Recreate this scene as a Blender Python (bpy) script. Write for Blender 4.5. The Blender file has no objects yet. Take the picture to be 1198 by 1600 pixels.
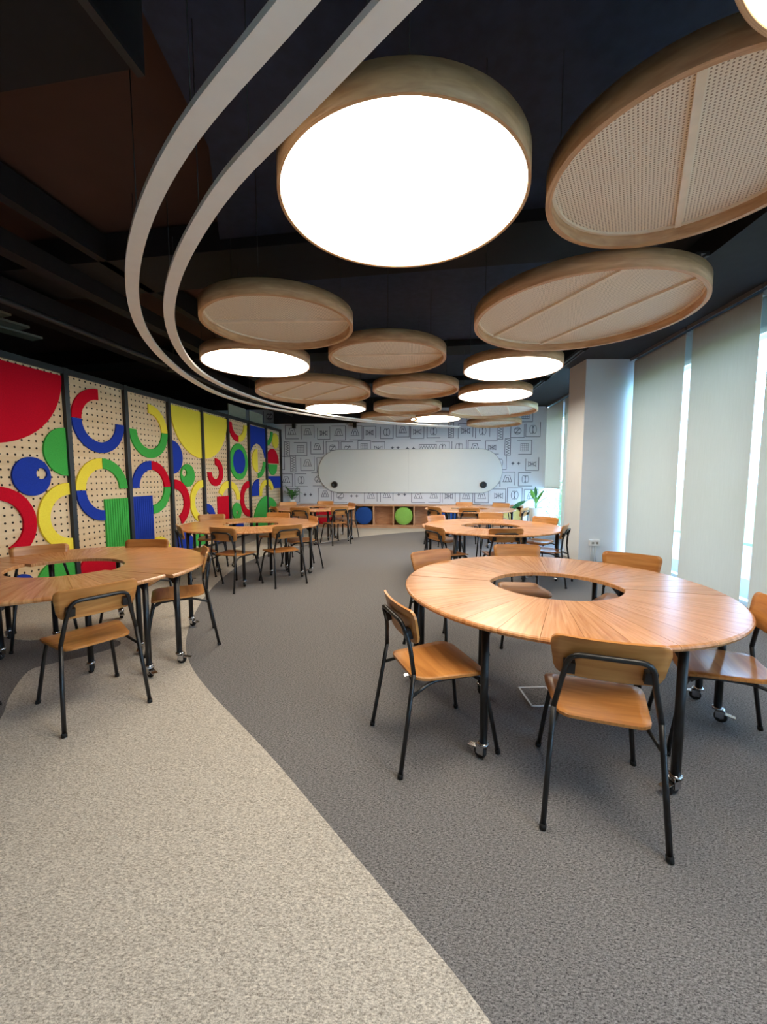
import bpy, math, random
from mathutils import Vector, Matrix
random.seed(7)
R = math.radians
sc = bpy.context.scene
col = sc.collection

# ------------------------------------------------------------------ camera, world, exposure
F_PX, HZ, CAM_H = 635.0, 744.0, 1.47
cam_d = bpy.data.cameras.new('camera')
cam = bpy.data.objects.new('camera', cam_d); col.objects.link(cam)
cam_d.sensor_fit = 'HORIZONTAL'; cam_d.sensor_width = 36.0
cam_d.lens = F_PX / 1198.0 * 36.0
cam_d.clip_start = 0.05; cam_d.clip_end = 200
cam.location = (0, 0, CAM_H)
cam.rotation_euler = (R(90) - math.atan((800 - HZ) / F_PX), 0, 0)
sc.camera = cam

SKY_STRENGTH = 15.0
LAMP_STRENGTH = 11.0
world = bpy.data.worlds.new('sky'); sc.world = world; world.use_nodes = True
bg = world.node_tree.nodes['Background']
bg.inputs['Color'].default_value = (0.36, 0.62, 1.0, 1)
bg.inputs['Strength'].default_value = SKY_STRENGTH
sc.view_settings.view_transform = 'Standard'
sc.view_settings.look = 'None'
sc.view_settings.gamma = 1.0
sc.view_settings.use_curve_mapping = False
sc.view_settings.exposure = 0.42
try:
    sc.cycles.use_denoising = True
    sc.cycles.max_bounces = 8
    sc.cycles.transparent_max_bounces = 16
except Exception:
    pass

# ------------------------------------------------------------------ materials
MATS = {}
def srgb(r, g, b):
    f = lambda c: (c / 255 / 12.92) if c / 255 <= 0.04045 else ((c / 255 + 0.055) / 1.055) ** 2.4
    return (f(r), f(g), f(b), 1)

def new_mat(name):
    m = bpy.data.materials.new(name); m.use_nodes = True
    nt = m.node_tree
    return m, nt, nt.nodes['Principled BSDF']

def plain(name, c, rough=0.6, metal=0.0, noise=0.06, scale=12.0, bump=0.0, spec=0.5):
    m, nt, p = new_mat(name)
    tc = nt.nodes.new('ShaderNodeTexCoord'); nz = nt.nodes.new('ShaderNodeTexNoise')
    nz.inputs['Scale'].default_value = scale; nz.inputs['Detail'].default_value = 4
    nt.links.new(tc.outputs['Object'], nz.inputs['Vector'])
    rp = nt.nodes.new('ShaderNodeValToRGB')
    k0, k1 = 1 - noise, 1 + noise
    rp.color_ramp.elements[0].color = (c[0]*k0, c[1]*k0, c[2]*k0, 1)
    rp.color_ramp.elements[1].color = (min(1, c[0]*k1), min(1, c[1]*k1), min(1, c[2]*k1), 1)
    rp.color_ramp.elements[0].position = .3; rp.color_ramp.elements[1].position = .7
    nt.links.new(nz.outputs['Fac'], rp.inputs['Fac']); nt.links.new(rp.outputs['Color'], p.inputs['Base Color'])
    p.inputs['Roughness'].default_value = rough; p.inputs['Metallic'].default_value = metal
    p.inputs['Specular IOR Level'].default_value = spec
    if bump:
        b = nt.nodes.new('ShaderNodeBump'); b.inputs['Strength'].default_value = bump; b.inputs['Distance'].default_value = .004
        nt.links.new(nz.outputs['Fac'], b.inputs['Height']); nt.links.new(b.outputs['Normal'], p.inputs['Normal'])
    MATS[name] = m
    return m

def wood(name, ca, cb, rough=0.4, sx=1.5, sy=22.0, var=0.16, coord='UV', spec=0.5):
    """grain runs along the first texture axis; every object gets a tone of its own"""
    m, nt, p = new_mat(name)
    tc = nt.nodes.new('ShaderNodeTexCoord'); oi = nt.nodes.new('ShaderNodeObjectInfo')
    mp = nt.nodes.new('ShaderNodeMapping'); mp.inputs['Scale'].default_value = (sx, sy, sy if coord != 'UV' else 1)
    nt.links.new(tc.outputs[coord], mp.inputs['Vector'])
    ofs = nt.nodes.new('ShaderNodeVectorMath'); ofs.operation = 'ADD'
    mul = nt.nodes.new('ShaderNodeMath'); mul.operation = 'MULTIPLY'; mul.inputs[1].default_value = 37.0
    nt.links.new(oi.outputs['Random'], mul.inputs[0]); nt.links.new(mul.outputs[0], ofs.inputs[1])
    nt.links.new(mp.outputs['Vector'], ofs.inputs[0])
    nz = nt.nodes.new('ShaderNodeTexNoise'); nz.inputs['Scale'].default_value = 3.0; nz.inputs['Detail'].default_value = 6
    nz.inputs['Distortion'].default_value = .6
    nt.links.new(ofs.outputs[0], nz.inputs['Vector'])
    rp = nt.nodes.new('ShaderNodeValToRGB')
    rp.color_ramp.elements[0].color = ca; rp.color_ramp.elements[1].color = cb
    rp.color_ramp.elements[0].position = .32; rp.color_ramp.elements[1].position = .68
    nt.links.new(nz.outputs['Fac'], rp.inputs['Fac'])
    hsv = nt.nodes.new('ShaderNodeHueSaturation')
    mr = nt.nodes.new('ShaderNodeMapRange'); mr.inputs['To Min'].default_value = 1 - var; mr.inputs['To Max'].default_value = 1 + var
    nt.links.new(oi.outputs['Random'], mr.inputs['Value']); nt.links.new(mr.outputs['Result'], hsv.inputs['Value'])
    nt.links.new(rp.outputs['Color'], hsv.inputs['Color']); nt.links.new(hsv.outputs['Color'], p.inputs['Base Color'])
    p.inputs['Roughness'].default_value = rough; p.inputs['Specular IOR Level'].default_value = spec
    MATS[name] = m
    return m

def carpet(name, ca, cb, scale=130.0):
    m, nt, p = new_mat(name)
    tc = nt.nodes.new('ShaderNodeTexCoord')
    mp = nt.nodes.new('ShaderNodeMapping'); mp.inputs['Rotation'].default_value = (0, 0, R(20)); mp.inputs['Scale'].default_value = (1, 2.2, 1)
    nt.links.new(tc.outputs['Object'], mp.inputs['Vector'])
    n1 = nt.nodes.new('ShaderNodeTexNoise'); n1.inputs['Scale'].default_value = scale; n1.inputs['Detail'].default_value = 3
    n2 = nt.nodes.new('ShaderNodeTexNoise'); n2.inputs['Scale'].default_value = scale * 2.2; n2.inputs['Detail'].default_value = 2
    nt.links.new(mp.outputs['Vector'], n1.inputs['Vector']); nt.links.new(tc.outputs['Object'], n2.inputs['Vector'])
    ad = nt.nodes.new('ShaderNodeMath'); ad.operation = 'ADD'; nt.links.new(n1.outputs['Fac'], ad.inputs[0]); nt.links.new(n2.outputs['Fac'], ad.inputs[1])
    n3 = nt.nodes.new('ShaderNodeTexNoise'); n3.inputs['Scale'].default_value = scale * .6; n3.inputs['Detail'].default_value = 2
    nt.links.new(mp.outputs['Vector'], n3.inputs['Vector'])
    a2 = nt.nodes.new('ShaderNodeMath'); a2.operation = 'ADD'; nt.links.new(ad.outputs[0], a2.inputs[0]); nt.links.new(n3.outputs['Fac'], a2.inputs[1])
    hf = nt.nodes.new('ShaderNodeMath'); hf.operation = 'MULTIPLY'; hf.inputs[1].default_value = 1/3; nt.links.new(a2.outputs[0], hf.inputs[0])
    rp = nt.nodes.new('ShaderNodeValToRGB'); rp.color_ramp.elements[0].color = ca; rp.color_ramp.elements[1].color = cb
    rp.color_ramp.elements[0].position = .38; rp.color_ramp.elements[1].position = .62
    nt.links.new(hf.outputs[0], rp.inputs['Fac']); nt.links.new(rp.outputs['Color'], p.inputs['Base Color'])
    b = nt.nodes.new('ShaderNodeBump'); b.inputs['Strength'].default_value = .12; b.inputs['Distance'].default_value = .002
    nt.links.new(hf.outputs[0], b.inputs['Height']); nt.links.new(b.outputs['Normal'], p.inputs['Normal'])
    p.inputs['Roughness'].default_value = .95; p.inputs['Specular IOR Level'].default_value = .1
    MATS[name] = m

def cane(name, per=.022):
    m, nt, p = new_mat(name)
    tc = nt.nodes.new('ShaderNodeTexCoord'); sp = nt.nodes.new('ShaderNodeSeparateXYZ')
    nt.links.new(tc.outputs['Object'], sp.inputs[0])
    def wave(ax, per):
        k = nt.nodes.new('ShaderNodeMath'); k.operation = 'MULTIPLY'; k.inputs[1].default_value = 2 * math.pi / per
        nt.links.new(sp.outputs[ax], k.inputs[0])
        s = nt.nodes.new('ShaderNodeMath'); s.operation = 'SINE'; nt.links.new(k.outputs[0], s.inputs[0])
        return s
    a, b = wave('X', per), wave('Y', per)
    mn = nt.nodes.new('ShaderNodeMath'); mn.operation = 'MINIMUM'
    nt.links.new(a.outputs[0], mn.inputs[0]); nt.links.new(b.outputs[0], mn.inputs[1])
    rp = nt.nodes.new('ShaderNodeValToRGB'); rp.color_ramp.elements[0].position = .05; rp.color_ramp.elements[1].position = .35
    rp.color_ramp.elements[0].color = srgb(244, 232, 210); rp.color_ramp.elements[1].color = srgb(150, 130, 104)
    nt.links.new(mn.outputs[0], rp.inputs['Fac']); nt.links.new(rp.outputs['Color'], p.inputs['Base Color'])
    bm = nt.nodes.new('ShaderNodeBump'); bm.inputs['Strength'].default_value = .4; bm.inputs['Distance'].default_value = .003; bm.invert = True
    nt.links.new(mn.outputs[0], bm.inputs['Height']); nt.links.new(bm.outputs['Normal'], p.inputs['Normal'])
    p.inputs['Roughness'].default_value = .7
    MATS[name] = m

def emitter(name, c, s):
    m = bpy.data.materials.new(name); m.use_nodes = True; nt = m.node_tree
    nt.nodes.remove(nt.nodes['Principled BSDF'])
    e = nt.nodes.new('ShaderNodeEmission'); e.inputs['Color'].default_value = c; e.inputs['Strength'].default_value = s
    nt.links.new(e.outputs[0], nt.nodes['Material Output'].inputs['Surface']); MATS[name] = m

def glass(name):
    m = bpy.data.materials.new(name); m.use_nodes = True; nt = m.node_tree
    nt.nodes.remove(nt.nodes['Principled BSDF'])
    t = nt.nodes.new('ShaderNodeBsdfTransparent'); t.inputs['Color'].default_value = (.93, .97, .97, 1)
    g = nt.nodes.new('ShaderNodeBsdfGlossy'); g.inputs['Roughness'].default_value = .03
    mx = nt.nodes.new('ShaderNodeMixShader'); mx.inputs['Fac'].default_value = .07
    nt.links.new(t.outputs[0], mx.inputs[1]); nt.links.new(g.outputs[0], mx.inputs[2])
    nt.links.new(mx.outputs[0], nt.nodes['Material Output'].inputs['Surface']); MATS[name] = m

def blind_cloth(name):
    m = bpy.data.materials.new(name); m.use_nodes = True; nt = m.node_tree
    nt.nodes.remove(nt.nodes['Principled BSDF'])
    tc = nt.nodes.new('ShaderNodeTexCoord'); nz = nt.nodes.new('ShaderNodeTexNoise'); nz.inputs['Scale'].default_value = 60
    mp = nt.nodes.new('ShaderNodeMapping'); mp.inputs['Scale'].default_value = (1, 1, .06); nt.links.new(tc.outputs['Object'], mp.inputs['Vector'])
    nt.links.new(mp.outputs['Vector'], nz.inputs['Vector'])
    rp = nt.nodes.new('ShaderNodeValToRGB'); rp.color_ramp.elements[0].color = srgb(188, 174, 154); rp.color_ramp.elements[1].color = srgb(204, 192, 174)
    nt.links.new(nz.outputs['Fac'], rp.inputs['Fac'])
    d = nt.nodes.new('ShaderNodeBsdfDiffuse'); nt.links.new(rp.outputs['Color'], d.inputs['Color'])
    t = nt.nodes.new('ShaderNodeBsdfTranslucent'); t.inputs['Color'].default_value = (.60, .49, .39, 1)
    o = nt.nodes.new('ShaderNodeBsdfTransparent')
    m1 = nt.nodes.new('ShaderNodeMixShader'); m1.inputs['Fac'].default_value = .50
    nt.links.new(d.outputs[0], m1.inputs[1]); nt.links.new(t.outputs[0], m1.inputs[2])
    m2 = nt.nodes.new('ShaderNodeMixShader'); m2.inputs['Fac'].default_value = .035
    nt.links.new(m1.outputs[0], m2.inputs[1]); nt.links.new(o.outputs[0], m2.inputs[2])
    nt.links.new(m2.outputs[0], nt.nodes['Material Output'].inputs['Surface']); MATS[name] = m

carpet('carpet_dark', srgb(58, 57, 58), srgb(152, 149, 147))
carpet('carpet_light', srgb(132, 124, 114), srgb(224, 216, 202))
carpet('carpet_mid', srgb(128, 124, 120), srgb(160, 155, 148))
wood('table_wood', srgb(180, 118, 70), srgb(216, 158, 106), rough=.27, sx=1.2, sy=14, var=.09)
wood('chair_wood', srgb(172, 108, 50), srgb(204, 142, 78), rough=.3, sx=1.0, sy=9, var=.06)
wood('rim_wood', srgb(184, 138, 94), srgb(216, 172, 126), rough=.5, sx=1.0, sy=12, var=.08)
wood('shelf_wood', srgb(176, 128, 92), srgb(206, 160, 122), rough=.5, sx=1, sy=9, var=.05, coord='Object')
wood('peg_wood', srgb(222, 186, 140), srgb(236, 206, 164), rough=.7, sx=.4, sy=3, var=.03, coord='Object')
plain('batten_wood', srgb(240, 224, 198), .6)
plain('black_metal', srgb(22, 23, 25), .38, noise=.1)
plain('frame_metal', srgb(40, 42, 44), .5, noise=.1)
plain('rubber', srgb(14, 14, 14), .8)
plain('chrome', srgb(190, 192, 196), .2, metal=1.0)
plain('hole_dark', srgb(38, 26, 18), .9)
plain('felt_red', srgb(204, 14, 38), .95, noise=.1, scale=90, bump=.25, spec=.15)
plain('felt_blue', srgb(38, 62, 158), .95, noise=.1, scale=90, bump=.25, spec=.15)
plain('felt_green', srgb(72, 172, 74), .95, noise=.1, scale=90, bump=.25, spec=.15)
plain('felt_yellow', srgb(255, 224, 72), .95, noise=.07, scale=90, bump=.25, spec=.15)
plain('pouf_blue', srgb(40, 74, 140), .95, noise=.15, scale=120, bump=.3, spec=.1)
plain('pouf_green', srgb(134, 180, 84), .95, noise=.15, scale=120, bump=.3, spec=.1)
plain('pouf_red', srgb(200, 30, 44), .95, noise=.15, scale=120, bump=.3, spec=.1)
plain('pouf_yellow', srgb(236, 218, 140), .95, noise=.12, scale=120, bump=.3, spec=.1)
plain('rail_white', srgb(246, 242, 234), .55, noise=.02)
plain('paint_white', srgb(214, 218, 222), .8, noise=.02, scale=3)
plain('wallpaper', srgb(218, 219, 222), .85, noise=.02, scale=6)
plain('print_ink', srgb(104, 106, 116), .9)
plain('board_white', srgb(222, 222, 214), .22, noise=.015, scale=2)
plain('board_edge', srgb(150, 150, 148), .4)
plain('ceiling_dark', srgb(80, 56, 48), .9, noise=.25, scale=.7)
plain('beam_black', srgb(22, 22, 26), .8, noise=.2)
plain('panel_black', srgb(54, 58, 76), .85, noise=.15)
plain('wall_dark', srgb(46, 46, 48), .9)
plain('wall_plain', srgb(196, 192, 184), .85, noise=.03)
plain('pale_green', srgb(150, 156, 138), .8)
plain('plastic_white', srgb(226, 228, 230), .45, noise=.02)
plain('leaf', srgb(46, 104, 44), .45, noise=.25, scale=9)
plain('leaf_mid', srgb(84, 140, 62), .5, noise=.2, scale=9)
plain('leaf_bright', srgb(120, 180, 70), .5, noise=.2, scale=9)
plain('pot', srgb(226, 224, 218), .5, noise=.03)
plain('soil', srgb(50, 38, 30), .95)
plain('pelmet_grey', srgb(110, 108, 108), .4)
plain('cassette', srgb(168, 164, 158), .4)
plain('grass', srgb(120, 150, 96), .9, noise=.25, scale=2)
plain('paving', srgb(190, 196, 194), .9, noise=.06, scale=1)
cane('cane', .013); cane('cane_open', .0165)
emitter('lamp_glow', (1.0, .885, .72, 1), LAMP_STRENGTH)
emitter('spot_glow', (1.0, .93, .82, 1), 8.0)
glass('glass'); blind_cloth('blind_cloth')

# ------------------------------------------------------------------ mesh helpers
class MB:
    def __init__(s): s.v = []; s.f = []; s.m = []; s.sm = []; s.uv = {}
    def vert(s, p): s.v.append(tuple(p)); return len(s.v) - 1
    def face(s, idx, mi=0, smooth=False, uv=None):
        s.f.append(tuple(idx)); s.m.append(mi); s.sm.append(smooth)
        if uv: s.uv[len(s.f) - 1] = uv
    def box(s, a, b, mi=0, M=None):
        (x0, y0, z0), (x1, y1, z1) = a, b
        P = [(x0,y0,z0),(x1,y0,z0),(x1,y1,z0),(x0,y1,z0),(x0,y0,z1),(x1,y0,z1),(x1,y1,z1),(x0,y1,z1)]
        if M: P = [tuple(M @ Vector(p)) for p in P]
        i = [s.vert(p) for p in P]
        for q in ((0,3,2,1),(4,5,6,7),(0,1,5,4),(1,2,6,5),(2,3,7,6),(3,0,4,7)): s.face([i[k] for k in q], mi)
        return s
    def tube(s, pts, r, n=10, mi=0, caps=True):
        pts = [Vector(p) for p in pts]; rings = []
        t0 = (pts[1] - pts[0]).normalized()
        up = Vector((0,0,1)) if abs(t0.z) < .9 else Vector((1,0,0))
        nrm = t0.cross(up).normalized()
        for k, p in enumerate(pts):
            if k == 0: t = t0
            elif k == len(pts) - 1: t = (pts[k] - pts[k-1]).normalized()
            else: t = ((pts[k] - pts[k-1]).normalized() + (pts[k+1] - pts[k]).normalized()).normalized()
            nrm = (nrm - t * nrm.dot(t)).normalized(); bn = t.cross(nrm)
            rr = r[k] if isinstance(r, (list, tuple)) else r
            rings.append([s.vert(p + (nrm * math.cos(2*math.pi*j/n) + bn * math.sin(2*math.pi*j/n)) * rr) for j in range(n)])
        for a, b in zip(rings, rings[1:]):
            for j in range(n): s.face((a[j], a[(j+1)%n], b[(j+1)%n], b[j]), mi, True)
        if caps: s.face(rings[0][::-1], mi); s.face(rings[-1], mi)
        return s
    def lathe(s, prof, n=32, mi=0, M=None, smooth=True, closed=False):
        """profile (r, z) turned about z"""
        rings = []
        for (r, z) in prof:
            ring = []
            for j in range(n):
                p = Vector((r*math.cos(2*math.pi*j/n), r*math.sin(2*math.pi*j/n), z))
                if M: p = M @ p
                ring.append(s.vert(p))
            rings.append(ring)
        prs = list(zip(rings, rings[1:])) + ([(rings[-1], rings[0])] if closed else [])
        for a, b in prs:
            for j in range(n):
                s.face((a[j], a[(j+1)%n], b[(j+1)%n], b[j]), mi, smooth,
                       [(j/n*8, 0), ((j+1)/n*8, 0), ((j+1)/n*8, .1), (j/n*8, .1)])
        if not closed:
            if prof[0][0] > 1e-6: s.face(rings[0][::-1], mi)
            if prof[-1][0] > 1e-6: s.face(rings[-1], mi)
        return s
    def prism(s, poly, y0, y1, mi=0):
        """polygon in (x, z), extruded between y0 (room side) and y1"""
        a = [s.vert((x, y0, z)) for x, z in poly]; b = [s.vert((x, y1, z)) for x, z in poly]
        n = len(poly); s.face(a, mi); s.face(b[::-1], mi)
        for k in range(n): s.face((a[(k+1)%n], a[k], b[k], b[(k+1)%n]), mi)
        return s
    def prism_z(s, poly, z0, z1, mi=0):
        a = [s.vert((x, y, z0)) for x, y in poly]; b = [s.vert((x, y, z1)) for x, y in poly]
        n = len(poly); s.face(a[::-1], mi); s.face(b, mi)
        for k in range(n): s.face((a[k], a[(k+1)%n], b[(k+1)%n], b[k]), mi)
        return s
    def mesh(s, name, mats):
        me = bpy.data.meshes.new(name); me.from_pydata(s.v, [], s.f)
        for m in (mats if isinstance(mats, (list, tuple)) else [mats]): me.materials.append(MATS[m])
        me.polygons.foreach_set('material_index', s.m); me.polygons.foreach_set('use_smooth', s.sm)
        if s.uv:
            lay = me.uv_layers.new(name='UVMap')
            for fi, uv in s.uv.items():
                for k, li in enumerate(me.polygons[fi].loop_indices): lay.data[li].uv = uv[k]
        me.update(); return me
    def build(s, name, mats, parent=None, loc=(0,0,0), rz=0):
        return put(name, s.mesh(name, mats), parent, loc, rz)

def put(name, me, parent=None, loc=(0,0,0), rz=0):
    o = bpy.data.objects.new(name, me); col.objects.link(o)
    o.location = loc; o.rotation_euler = (0, 0, rz)
    if parent: o.parent = parent
    return o
def empty(name, loc=(0,0,0), rz=0):
    o = bpy.data.objects.new(name, None); col.objects.link(o); o.location = loc; o.rotation_euler = (0,0,rz)
    o.empty_display_size = .1
    return o
def tag(o, label=None, cat=None, group=None, kind=None):
    if label: o['label'] = label
    if cat: o['category'] = cat
    if group: o['group'] = group
    if kind: o['kind'] = kind
    return o
def struct(o, label=None): return tag(o, label=label, kind='structure')
def copy_tree(o, parent=None):
    c = o.copy(); col.objects.link(c); c.parent = parent
    for ch in list(o.children): copy_tree(ch, c)
    return c

def arc(cx, cz, r, a0, a1, n=None):
    n = n or max(4, int(abs(a1 - a0) / 6))
    return [(cx + r*math.cos(R(a0 + (a1-a0)*k/n)), cz + r*math.sin(R(a0 + (a1-a0)*k/n))) for k in range(n + 1)]
def catmull(P, sub=6):
    out = []
    Q = [P[0]] + list(P) + [P[-1]]
    for i in range(1, len(Q) - 2):
        p0, p1, p2, p3 = [Vector(q) for q in Q[i-1:i+3]]
        for k in range(sub):
            t = k / sub
            out.append(.5*((2*p1) + (p2-p0)*t + (2*p0-5*p1+4*p2-p3)*t*t + (3*p1-p0-3*p2+p3)*t**3))
    out.append(Vector(P[-1])); return out

# ------------------------------------------------------------------ frames of the room
# left wall: X = -4.883 + .15 Y ; back wall: turned 5 degrees ; window wall: X = 3.463 + .0945 Y
LW_A = math.atan2(1, .15); LW_D = Vector((math.cos(LW_A), math.sin(LW_A), 0)); LW_O = Vector((-4.883, 0, 0))
BW_A = R(-5.0); BW_D = Vector((math.cos(BW_A), math.sin(BW_A), 0)); BW_O = Vector((0, 11.9, 0))
RW_A = math.atan2(1, .0945); RW_D = Vector((math.cos(RW_A), math.sin(RW_A), 0)); RW_O = Vector((3.463, 0, 0))
CEIL = 3.9

# floor -------------------------------------------------------------
struct(MB().box((-8, -3, -.1), (5.2, 13.0, 0)).build('floor', 'carpet_dark'), 'dark grey carpet floor')
right_edge = [(1.35,-2.9,0),(.95,-.4,0),(.62,.45,0),(.29,.97,0),(.09,1.22,0),(-.15,1.5,0),(-.56,1.98,0),(-.92,2.37,0),(-1.16,2.63,0),(-1.48,3.02,0),
  (-1.72,3.42,0),(-1.93,3.94,0),(-2.08,4.44,0),(-2.2,4.93,0),(-2.34,5.82,0),(-2.36,6.69,0),(-2.18,7.6,0),(-1.76,8.45,0),(-1.2,9.09,0),
  (-.5,9.85,0),(.7,10.62,0),(1.7,10.95,0),(3.0,11.2,0),(4.55,11.35,0)]
left_edge = [(-3.9,11.6,0),(-4.1,8,0),(-4.25,4.2,0),(-3.45,3.6,0),(-2.95,3.55,0),(-2.45,3.55,0),(-2.3,3.42,0),(-2.42,3.23,0),(-2.6,3.08,0),(-2.68,2.95,0),(-2.5,2.6,0),(-2.32,2.34,0),(-2.12,1.9,0),(-1.95,1.2,0),(-1.9,0,0),(-2.0,-2.9,0)]
re_, le_ = catmull(right_edge, 5), catmull(left_edge, 4)
poly = [(p.x, p.y) for p in re_] + [(4.5, 11.5), (-3.05, 12.15)] + [(p.x, p.y) for p in le_]
struct(MB().prism_z(poly, -.002, .003).build('floor_light_carpet', 'carpet_light'), 'pale beige carpet sweeping in an S curve along the floor')
# mid grey strip of carpet along the peg wall
a, b = LW_O + LW_D * 5.9, LW_O + LW_D * 12.2
nrm = Vector((math.sin(LW_A), -math.cos(LW_A), 0))
strip = [a, b, b + nrm * .42, a + nrm * .72]
struct(MB().prism_z([(p.x, p.y) for p in strip[::-1]], -.002, .005).build('floor_grey_strip', 'carpet_mid'), 'mid grey carpet strip along the peg board wall')

# ceiling -----------------------------------------------------------
struct(MB().box((-8, -3, CEIL), (5.2, 13.0, CEIL + .1)).build('ceiling', 'ceiling_dark'), 'dark exposed ceiling')
struct(MB().prism_z([(-1.0,-2.9),(3.1,-2.9),(3.9,9.0),(3.6,11.8),(-2.2,11.9),(-2.2,6),(-1.2,3)], 3.72, 3.8).build('ceiling_raft', 'panel_black'), 'blackish ceiling raft above the hanging discs')
# walls -------------------------------------------------------------
def wbox(name, O, ang, x0, x1, y0, y1, z0, z1, m, label=None):
    return struct(MB().box((x0, y0, z0), (x1, y1, z1)).build(name, m, None, O, ang), label)
wbox('wall_left', LW_O, LW_A, -3.2, 12.35, .05, .12, 0, 2.80, 'wall_dark', 'dark wall behind the peg boards')
wbox('wall_far_left', (-7.9, 0, 0), R(90), -3, 13, 0, .1, 0, CEIL, 'wall_dark')
wbox('wall_back', BW_O, BW_A, -8.2, 4.58, 0, .12, 0, 3.42, 'wallpaper', 'white wall with printed line drawings')
wbox('wall_back_upper', BW_O, BW_A, -8.2, 5.2, .0, .12, 3.42, CEIL, 'beam_black')
wbox('wall_front', (0, -2.9, 0), 0, -8, 5.2, -.1, 0, 0, CEIL, 'wall_plain')
wbox('ceiling_bulkhead', RW_O, RW_A, -3.2, 11.7, -.1, .95, 3.40, CEIL, 'beam_black', 'black bulkhead over the windows')
wbox('wall_right_spandrel', RW_O, RW_A, -3.2, 11.7, -.42, -.30, 3.02, CEIL, 'paint_white', 'spandrel above the glazing')
# column
cm = MB().box((3.36, 6.92, 0), (4.30, 7.52, 3.40))
struct(cm.build('column', 'paint_white'), 'white square column between the windows')

# windows -----------------------------------------------------------
def window(name, x0, x1, mull, n_label):
    w = empty(name, RW_O, RW_A); struct(w, n_label)
    fr = MB()
    fr.box((x0, -.26, 0), (x1, -.18, .07)); fr.box((x0, -.26, 3.0), (x1, -.18, 3.06))
    fr.build('window_frame', 'plastic_white', w)
    for m in mull: MB().box((m - .022, -.27, .07), (m + .022, -.19, 3.0)).build('mullion', 'plastic_white', w)
    for p, q in zip(mull, mull[1:]): MB().box((p + .022, -.235, .07), (q - .022, -.225, 3.0)).build('pane', 'glass', w)
    return w
S = 1 / math.cos(math.atan(.0945))
gaps = [5.46 - 1.19 * k for k in range(7)]
window('window_1', -2.8, 6.95, [-2.78] + [g * S for g in gaps[::-1]] + [6.94], 'floor to ceiling glazing behind the near roller blinds')
window('window_2', 7.4, 11.6, [7.42, 8.98, 10.13 * S + .04, 11.58], 'floor to ceiling glazing past the column')
blabels = ['beige roller blind next to the white column', 'beige roller blind, second from the white column', 'beige roller blind, third from the white column',
           'beige roller blind, fourth from the white column', 'beige roller blind, fifth from the white column', 'beige roller blind, sixth from the white column']
def blind(y0, y1, zb, label):
    x0, x1 = y0 * S, y1 * S
    t = empty('roller_blind', RW_O + RW_D * ((x0 + x1) / 2), RW_A); hw = (x1 - x0) / 2
    tag(t, label, 'blind', 'roller blinds on the windows')
    MB().box((-hw, .0, zb), (hw, .003, 3.33)).build('cloth', 'blind_cloth', t)
    MB().box((-hw, -.006, zb - .025), (hw, .010, zb + .005)).build('bottom_bar', 'cassette', t)
    MB().tube([(-hw, -.03, 3.335), (hw, -.03, 3.335)], .028, 12).build('roller_tube', 'cassette', t)
    MB().box((-hw - .05, .04, 3.355), (hw + .05, .055, 3.40)).build('pelmet', 'pelmet_grey', t)
edges = [(5.535, 6.835)] + [(gaps[k + 1] + .055, gaps[k] - .065) for k in range(5)]
for (p, q), lb in zip(edges, blabels): blind(p, q, .06, lb)
blind(10.20, 11.50, 1.17, 'beige roller blind pulled half up by the back corner')
blind(8.75, 10.08, .06, 'beige roller blind behind the white column')

# outside -----------------------------------------------------------
struct(MB().box((3.2, -40, -.35), (60, 60, -.25)).build('ground', 'paving'), 'pale paving outside the windows')
struct(MB().box((9.0, -40, -.25), (60, 60, -.18)).build('ground_lawn', 'grass'), 'lawn outside the windows')

# ------------------------------------------------------------------ ceiling services
def lw_bar(s0, s1, off, z0, z1, w, m, name, label=None):
    return struct(MB().box((s0, -off - w, z0), (s1, -off, z1)).build(name, m, None, LW_O, LW_A), label)
lw_bar(-3, 12.2, -.05, 3.30, 3.55, .28, 'beam_black', 'ceiling_beam', 'black beam above the peg boards')
lw_bar(-3, 12.2, .85, 3.45, 3.62, .16, 'beam_black', 'ceiling_beam', 'black duct left of the curved rails')
lw_bar(-3, 12.2, 1.35, 3.62, 3.86, .10, 'beam_black', 'ceiling_beam', 'slim black beam left of the curved rails')
for yy, w in ((-.6, .5), (1.3, .55), (4.2, .7), (7.4, .5), (9.9, .5)):
    struct(MB().box((-7.8, -w/2, 3.62), (2.9, w/2, 3.88)).build('ceiling_beam', 'beam_black', None, (0, yy, 0), R(-9)), 'black cross beam under the ceiling')
du = empty('air_duct', (-2.9, 2.12, 3.38), R(-9)); tag(du, 'black rectangular air duct crossing the ceiling at upper left', 'duct')
MB().box((-.1, -.24, 0), (1.75, .24, .34)).build('duct_body', 'beam_black', du)
for x in (-.08, .8, 1.73): MB().box((x - .02, -.26, -.02), (x + .02, .26, .36)).build('flange', 'frame_metal', du)
def lw_pt(s, off, z): 
    v = LW_O + LW_D * s + nrm * off; return (v.x, v.y, z)
struct(MB().box((-.0, -.1, 3.0), (3.2, .02, 3.45)).build('wall_back_valance', 'beam_black', None, BW_O + BW_D * -3.2 + Vector((0,-.05,0)), BW_A), 'black valance at the top left of the printed wall')
pp = MB().tube([lw_pt(-2.6, .5, 3.2), lw_pt(12.0, .5, 3.2)], .035, 10)
tag(pp.build('conduit_pipe', 'frame_metal'), 'black pipe running under the ceiling along the peg boards', 'pipe')
for i, (s0, off) in enumerate(((4.9, -.7), (5.3, -.9), (5.7, -1.15))):
    o = MB().box((-.35, -.12, 0), (.35, .12, .03)).build('ceiling_board', 'pale_green', None, lw_pt(s0, off, 3.45), LW_A + R(-12))
    tag(o, ['pale green ceiling board high up at the left edge of the photo', 'pale green ceiling board, middle of the three at upper left', 'pale green ceiling board nearest the first downlight'][i], 'board', 'pale boards above the peg wall')
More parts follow.
